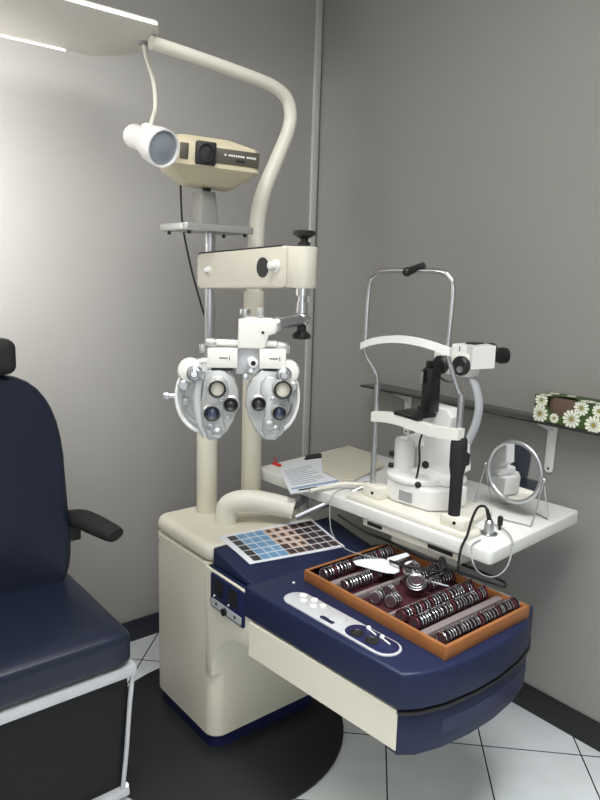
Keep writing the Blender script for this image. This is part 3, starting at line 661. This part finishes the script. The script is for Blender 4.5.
band(.03, .62, .12, .17, INKB, 'blue_print'); band(.10, .32, .045, .09, DARKG, 'dark_print'); band(.55, .66, .06, .11, RED, 'red_print')
for k in range(9): band(.06, .50 if k % 3 else .38, .26+k*.065, .275+k*.065, INK, 'text_line')
folder = [(1.60, 1.69), (1.57, 1.745), (1.70, 2.04), (1.98, 2.03), (1.96, 1.78), (1.74, 1.60)]
sheet([(1.62, 1.73), (1.64, 1.84), (1.78, 2.01), (1.985, 2.07), (1.97, 1.90), (1.88, 1.76), (1.66, 1.69)], TZ+.006, TZ+.012, FOLDER, 'beige_folder', 'beige folder lying over the white papers on the far end of the table', 'folder')
sheet([(1.69, 2.01), (1.73, 2.05), (1.80, 2.045), (1.79, 1.995)], TZ+.0045, TZ+.010, BLACK, 'black_wallet', 'small flat black wallet on the far edge of the papers', 'wallet')
b = MB(); b.bx(1.553, 1.567, 2.0, 2.045, TZ, TZ+.010, bev=.002); b.cyl((1.56, 2.03, TZ+.008), (1.56, 2.03, TZ+.030), .003, n=10)
tag(obj('red_clip', b, RED, loc=(1.56, 2.02, TZ)), 'small red clip at the far corner of the papers', 'clip')

# ------------------------------------------------------------------ round mirror
MR = thing('table_mirror', 'round chrome-rimmed mirror on a wire stand on the right end of the instrument table', 'mirror', (1.85, 1.17, TZ))
mc = Vector((1.85, 1.168, 1.0)); mn = Vector((-1, 0, .04)).normalized()
b = MB(); b.cyl(mc+mn*-.004, mc+mn*.0015, .092, n=56); obj('mirror_glass', b, MIRROR, MR)
b = MB(); b.torus(mc, mn, .096, .0075, n=56, m=12); obj('rim', b, SATIN, MR)
b = MB(); b.cyl(mc-mn*.009, mc-mn*.004, .093, n=48); obj('back_shell', b, SATIN, MR)
for y in (1.062, 1.275):
    s = 1 if y > 1.168 else -1
    b = MB(); b.sph((1.85, y, 1.0), .007, 12); b.cyl((1.85, y, 1.0), (1.85, mc.y+s*.098, 1.0), .003, n=8); obj('pivot', b, CHROME, MR)
    b = MB(); b.tube([(1.85, y, 1.0), (1.825, y, .93), (1.80, y, TZ+.006), (1.795, y-s*.012, TZ+.003), (1.775, y-s*.09, TZ+.003)], .0028, n=8, smooth=3)
    b.tube([(1.85, y, 1.0), (1.872, y, .93), (1.895, y, TZ+.006), (1.90, y-s*.01, TZ+.003), (1.915, y-s*.06, TZ+.003)], .0028, n=8, smooth=3)
    obj('wire_leg', b, CHROME, MR)

# ------------------------------------------------------------------ glass wall shelf
SH = thing('wall_shelf', 'narrow smoked glass shelf on white brackets along the right wall', 'shelf', (2.10, 1.5, 1.11))
b = MB(); b.bx(2.05, XR-.003, .75, 2.08, 1.122, 1.130, bev=.0015); obj('glass_shelf', b, SHELFG, SH)
for y in (1.23, 1.90):
    b = MB(); b.prism(rrect(y-.017, y+.017, .93, 1.12, .016, 5), XR-.010, XR-.001, M=MX, bev=.002); bk = obj('bracket', b, WHITE, SH)
    b = MB(); b.prism([(XR-.002, 1.121), (XR-.10, 1.121), (XR-.10, 1.115), (XR-.02, 1.08), (XR-.002, 1.05)], y-.004, y+.004, M=MY); obj('bracket_arm', b, WHITE, bk)
    b = MB(); b.cyl((XR-.012, y, .945), (XR-.009, y, .945), .004, n=10); b.cyl((XR-.012, y, 1.09), (XR-.009, y, 1.09), .004, n=10); obj('screw', b, BLACK, bk)

# tissue box with daisies
TB = thing('tissue_box', 'open green tissue box printed with white daisies on the wall shelf', 'tissue box', (2.11, 1.12, 1.13))
TX0, TX1, TY0, TY1, Z0_, Z1_ = 2.057, 2.160, .985, 1.245, 1.1305, 1.218
b = MB(); 
# front face outline (y,z) with a scooped opening
fo = [(TY0, Z0_), (TY1, Z0_), (TY1, Z1_)]
oc, orr = 1.148, .050
fo += [(oc+orr*1.0, Z1_)] + [(oc+orr*math.cos(t), Z1_-.060*math.sin(t)**.6) for t in [PI*k/10 for k in range(1, 10)]] + [(oc-orr, Z1_), (TY0, Z1_)]
GREEN = mat('box_green', (.045, .085, .02), .5, var=.6, vscale=60)
BOXIN = mat('box_card_brown', (.16, .105, .075), .8)
b.prism(fo, TX0, TX0+.0015, M=MX)
b.bx(TX1-.0015, TX1, TY0, TY1, Z0_, Z1_); b.bx(TX0, TX1, TY0, TY0+.0015, Z0_, Z1_); b.bx(TX0, TX1, TY1-.0015, TY1, Z0_, Z1_)
b.bx(TX0, TX1, TY0, TY1, Z0_, Z0_+.0015)
tp = [(TX0, TY0), (TX0, oc-orr)] + [(TX0+.055*math.sin(t), oc-orr*math.cos(t)) for t in [PI*k/10 for k in range(1, 10)]] + [(TX0, oc+orr), (TX0, TY1), (TX1, TY1), (TX1, TY0)]
b.prism(tp, Z1_-.0015, Z1_)
obj('carton', b, GREEN, TB)
b = MB(); b.bx(TX0+.03, TX0+.032, oc-.06, oc+.06, Z0_+.004, Z1_-.004); obj('inner_card', b, BOXIN, TB)
DW = mat('daisy_white', (.80, .82, .70), .6); DY = mat('daisy_yellow', (.35, .28, .05), .6)
def daisy(cy_, cz_, r, top=False):
    b = MB(); n = 12
    for k in range(n):
        a0 = 2*PI*k/n; pet = []
        for (rr, da) in ((.25, -.10), (.7, -.24), (.95, -.16), (1, 0), (.95, .16), (.7, .24), (.25, .10)):
            y = cy_+r*rr*math.cos(a0+da); z = cz_+r*rr*math.sin(a0+da)
            if not top: y = min(max(y, TY0), TY1); z = min(max(z, Z0_), Z1_)
            pet.append((y, z))
        try:
            if top: b.prism([(x, y) for y, x in pet], Z1_, Z1_+.0004+.00003*k)
            else: b.prism(pet, TX0-.0004-.00003*k, TX0, M=MX)
        except Exception: pass
    o = obj('daisy_print', b, DW, TB)
    b = MB()
    if top: b.cyl((cz_, cy_, Z1_), (cz_, cy_, Z1_+.0012), r*.22, n=14)
    else: b.cyl((TX0, cy_, cz_), (TX0-.0012, cy_, cz_), r*.22, n=14)
    obj('daisy_centre', b, DY, o)
for y, z, r in ((1.222, 1.156, .031), (1.220, 1.203, .024), (1.168, 1.150, .017), (1.108, 1.158, .031), (1.078, 1.200, .026), (1.032, 1.152, .030), (1.02, 1.20, .022)):
    daisy(y, z, r)
for y, x, r in ((1.222, 2.085, .02), (1.075, 2.09, .024), (1.03, 2.09, .02), (1.16, 2.14, .016), (1.22, 2.135, .018)):
    daisy(y, x, r, True)

# ------------------------------------------------------------------ picture card
PCN = thing('picture_card', 'white card with rows of eye colour pictures lying on the navy desktop below the arm', 'card', (1.3, 1.68, .70))
def cardz(y): return .7025+(y-1.60)*.165
A_ = [(1.150, 1.615), (1.150, 1.795), (1.52, 1.76), (1.50, 1.56)]
def cpt(u, v, dz=0):   # u along x (0..1), v across y
    p = Vector((*A_[0], 0)).lerp(Vector((*A_[3], 0)), u).lerp(Vector((*A_[1], 0)).lerp(Vector((*A_[2], 0)), u), v)
    return Vector((p.x, p.y, max(.6985+.0, cardz(p.y))+dz))
b = MB(); n = 8; lo = []; hi = []
for j in range(n+1):
    lo.append([b.b.verts.new(cpt(i/n, j/n, 0)) for i in range(n+1)]); hi.append([b.b.verts.new(cpt(i/n, j/n, .003)) for i in range(n+1)])
for j in range(n):
    for i in range(n):
        b._f([hi[j][i], hi[j][i+1], hi[j+1][i+1], hi[j+1][i]]); b._f([lo[j][i], lo[j+1][i], lo[j+1][i+1], lo[j][i+1]])
for i in range(n):
    b._f([lo[0][i], lo[0][i+1], hi[0][i+1], hi[0][i]]); b._f([lo[n][i+1], lo[n][i], hi[n][i], hi[n][i+1]])
    b._f([lo[i+1][0], lo[i][0], hi[i][0], hi[i+1][0]]); b._f([lo[i][n], lo[i+1][n], hi[i+1][n], hi[i][n]])
obj('card_sheet', b, PAPER, PCN)
cm = [mat('print_'+k, c, .35) for k, c in (('dark', (.035, .035, .04)), ('blue', (.15, .30, .48)), ('sky', (.22, .38, .55)), ('skin', (.50, .34, .24)), ('brown', (.12, .06, .045)), ('umber', (.07, .045, .045)))]
b = MB(); cols, rows = 10, 5
for i in range(cols):
    for j in range(rows):
        if i < 1 or (i == 1 and 0): k = 0
        elif i < 4: k = random.choice((1, 1, 2))
        elif i < 7: k = random.choice((3, 3, 3, 4))
        else: k = random.choice((4, 5, 5))
        b.mi = k
        u0, u1 = .06+i*.092, .06+(i+1)*.092-.008; v0, v1 = .06+j*.18, .06+(j+1)*.18-.022
        q = [b.b.verts.new(cpt(u, v, .0036)) for u, v in ((u0, v0), (u1, v0), (u1, v1), (u0, v1))]; b._f(q)
        if i >= 1:
            b.mi = 0 if i > 3 else 1
            cu, cv = (u0+u1)/2, (v0+v1)/2
            q = [b.b.verts.new(cpt(cu+.024*math.cos(2*PI*t/10), cv+.05*math.sin(2*PI*t/10), .0040)) for t in range(10)]; b._f(q)
obj('picture_grid', b, cm, PCN)

# ------------------------------------------------------------------ trial lens case
X0, X1, Y0, Y1 = 1.233, 1.590, .918, 1.452
LC = thing('trial_lens_case', 'open wooden trial lens case with maroon lining on the navy desktop', 'lens case', (1.42, 1.18, .692))
b = MB(); wz0, wz1, th = .692, .728, .010
b.bx(X0, X1, Y0, Y0+th, wz0, wz1, bev=.0015); b.bx(X0, X1, Y1-th, Y1, wz0, wz1, bev=.0015)
b.bx(X0, X0+th, Y0+th, Y1-th, wz0, wz1, bev=.0015); b.bx(X1-th, X1, Y0+th, Y1-th, wz0, wz1, bev=.0015); b.bx(X0+.003, X1-.003, Y0+.003, Y1-.003, wz0, wz0+.004)
obj('wooden_box', b, WOOD, LC)
b = MB(); b.bx(X0+th, X1-th, Y0+th, Y1-th, wz0+.004, wz0+.012); obj('lining', b, VELVET, LC)
for y, w in ((1.006, .022), (1.124, .008), (1.255, .014), (1.348, .022)):
    b = MB(); b.bx(X0+th, X1-th, y-w/2, y+w/2, wz0+.010, wz0+.029, bev=.002); obj('divider', b, PINK, LC)
b = MB(); b.bx(1.43, 1.438, 1.13, 1.25, wz0+.010, wz0+.028); obj('divider', b, VELVET, LC)
b = MB(); b.tube([(X1-.004, .96, .730), (X1-.004, 1.05, .7305), (X1-.004, 1.14, .730)], .002, n=6); obj('hinge_wire', b, SATIN, LC)
# lens master (one mesh: rim, glass, handle)
def lens_mesh(rimm, nm):
    b = MB(); b.torus((0, 0, .019), (1, 0, 0), .0162, .0024, n=20, m=6)
    b.mi = 1; b.cyl((-.0007, 0, .019), (.0007, 0, .019), .0158, n=20)
    b.mi = 0; b.box((0, 0, .0385), (.003, .006, .007))
    me_o = obj(nm, b, [rimm, LDARK]); return me_o
LM = [lens_mesh(CHROME, 'trial_lens'), lens_mesh(RIMR, 'trial_lens')]
used = [0, 0]
def put(k, x, y, z, rz, tilt, label, group):
    if used[k] == 0: o = LM[k]; used[k] = 1
    else: o = LM[k].copy(); C.objects.link(o)
    o.location = (x, y, z); o.rotation_euler = (0, tilt, rz); o.scale = (1.25, 1, 1); o['label'] = label; o['category'] = 'lens'; o['group'] = group
rows_ = [(.956, 1.262, 1.572, 'trial lens standing in the front row of the case', 'lenses in the front row of the case'),
         (1.045, 1.262, 1.566, 'trial lens standing in the second row of the case', 'lenses in the second row of the case'),
         (1.092, 1.262, 1.555, 'trial lens standing in the third row of the case', 'lenses in the third row of the case'),
         (1.225, 1.452, 1.566, 'trial lens in the short row of the middle compartment', 'lenses in the short middle row of the case'),
         (1.170, 1.452, 1.566, 'trial lens in the short row just behind the third row', 'lenses in the short near middle row of the case'),
         (1.308, 1.262, 1.48, 'trial lens in the row just behind the middle compartment', 'lenses in the row behind the middle compartment'),
         (1.400, 1.262, 1.566, 'trial lens standing in the back row of the case', 'lenses in the back row of the case')]
for y, xa, xb, lab, grp in rows_:
    xs = []; x = xa; i = 0
    while x < xb: xs.append(x); x += .0108 if i % 4 else .0160; i += 1
    where = lab.split('trial lens ')[1].replace('standing ', ''); ew = where.replace('just ', '')
    for i, x in enumerate(xs):
        k = 0 if (i % 3) or random.random() < .4 else 1
        l = ('chrome-rimmed', 'maroon-rimmed')[k]+' trial lens '+where
        if i == 0: l = 'end trial lens nearest the desk controls, '+ew
        if i == len(xs)-1: l = 'end trial lens farthest from the desk controls, '+ew
        put(k, x, y+random.uniform(-.001, .001), wz0+.0125, random.uniform(-.04, .04), random.uniform(.04, .16), l, grp)
for i, (x, y) in enumerate(((1.280, 1.205), (1.289, 1.205), (1.302, 1.212), (1.30, 1.165), (1.309, 1.165), (1.319, 1.164), (1.336, 1.21), (1.345, 1.21))):
    put(0, x, y, wz0+.0125, .3, .25, 'loose leaning trial lens on the maroon lining of the middle compartment', 'loose lenses in the middle compartment')
# trial frame
TF = thing('trial_frame', 'metal trial frame with round rims lying on the lenses in the middle of the case', 'trial frame', (1.42, 1.20, .735))
for (c, ax2, R_) in (((1.405, 1.165, .755), (-.35, -.25, .9), .024), ((1.450, 1.225, .762), (-.5, -.1, .85), .022)):
    c = Vector(c); a2 = Vector(ax2).normalized()
    b = MB(); b.torus(c, a2, R_, .0026, n=32); b.torus(c-a2*.006, a2, R_+.003, .002, n=32); b.torus(c+a2*.003, a2, R_-.007, .0015, n=28)
    for k in range(16): 
        F = frame(a2); p = c+(F.col[0]*math.cos(k*PI/8)+F.col[1]*math.sin(k*PI/8))*(R_+.004); b.sph(p, .0014, 6)
    h = obj('lens_holder', b, mat('frame_steel', (.30, .30, .31), .28, 1), TF)
    b = MB(); b.cyl(c-a2*.002, c-a2*.001, R_-.002, n=28); obj('lens_glass', b, LDARK, h)
b = MB(); b.tube([(1.42, 1.185, .757), (1.428, 1.198, .767), (1.438, 1.208, .762)], .004, n=8); b.cyl((1.40, 1.20, .762), (1.46, 1.185, .766), .003, n=8); obj('bridge', b, SATIN, TF)
b = MB(); b.tube([(1.435, 1.155, .752), (1.455, 1.135, .747), (1.475, 1.105, .742)], .003, n=8, smooth=3); b.cyl((1.43, 1.14, .755), (1.452, 1.15, .755), .005, n=10); obj('temple', b, SATIN, TF)
b = MB(); b.tube([(1.465, 1.245, .762), (1.49, 1.262, .757), (1.52, 1.27, .748)], .003, n=8, smooth=3); obj('temple', b, SATIN, TF)
# white occluder paddle and strip
b = MB(); P = [(1.360, 1.375), (1.385, 1.372), (1.415, 1.360), (1.449, 1.330), (1.452, 1.290), (1.440, 1.262), (1.424, 1.246), (1.402, 1.244), (1.385, 1.262), (1.372, 1.290), (1.362, 1.325), (1.352, 1.355)]
Mo = Matrix.Translation((0, 0, .7395)); Mo = Matrix.Translation((0, 0, .7465)); b.prism(P, 0, .004, M=Mo, bev=.001)
tag(obj('occluder_paddle', b, PAPER, loc=(1.43, 1.32, .746)), 'white teardrop occluder paddle resting on the lenses at the back of the case', 'paddle')
b = MB(); b.prism([(1.435, 1.300), (1.53, 1.300), (1.538, 1.322), (1.457, 1.328)], .7508, .7523); tag(obj('white_strip', b, PAPER, loc=(1.51, 1.32, .751)), 'narrow white strip beside the teardrop paddle on the lens case', 'strip')
# black cables over the case
cable('black_cable', [(1.50, 1.60, .80), (1.53, 1.50, .765), (1.56, 1.43, .752), (1.545, 1.33, .757), (1.535, 1.24, .762), (1.53, 1.17, .772), (1.50, 1.15, .765), (1.44, 1.20, .77), (1.43, 1.27, .765), (1.44, 1.30, .758)], .0042, BLACK, 'black cable lying across the lens case to the dark plug below the table')
cable('black_cable', [(1.52, 1.16, .768), (1.545, 1.10, .762), (1.56, 1.03, .760), (1.575, .995, .757), (1.60, 1.01, .757), (1.605, 1.07, .757), (1.595, 1.15, .760), (1.585, 1.22, .764)], .0042, BLACK, 'black cable forming a narrow loop over the far corner of the lens case')
cable('thin_grey_wire', [(1.60, 1.62, .868), (1.56, 1.63, .872), (1.49, 1.62, .866), (1.462, 1.60, .82), (1.44, 1.56, .76), (1.42, 1.48, .742), (1.43, 1.40, .742), (1.45, 1.335, .748)], .0018, GREYP, 'thin grey wire hanging from the table to the white paddle')
b = MB(); b.tube([(1.505, 1.145, .768), (1.52, 1.165, .772), (1.545, 1.19, .776)], .012, n=12, smooth=3, rads=[.008, .014, .009]); tag(obj('cable_plug', b, BLACK, loc=(1.52, 1.16, .77)), 'chunky black plug where the cables meet over the lens case', 'plug')
cable('white_cable', [(1.45, 1.69, .868), (1.52, 1.68, .872), (1.57, 1.66, .880), (1.63, 1.60, .882), (1.64, 1.55, .885), (1.66, 1.52, .90)], .0075, CREAMW, 'thick cream cable curling from the papers to the slit lamp base', n=12)
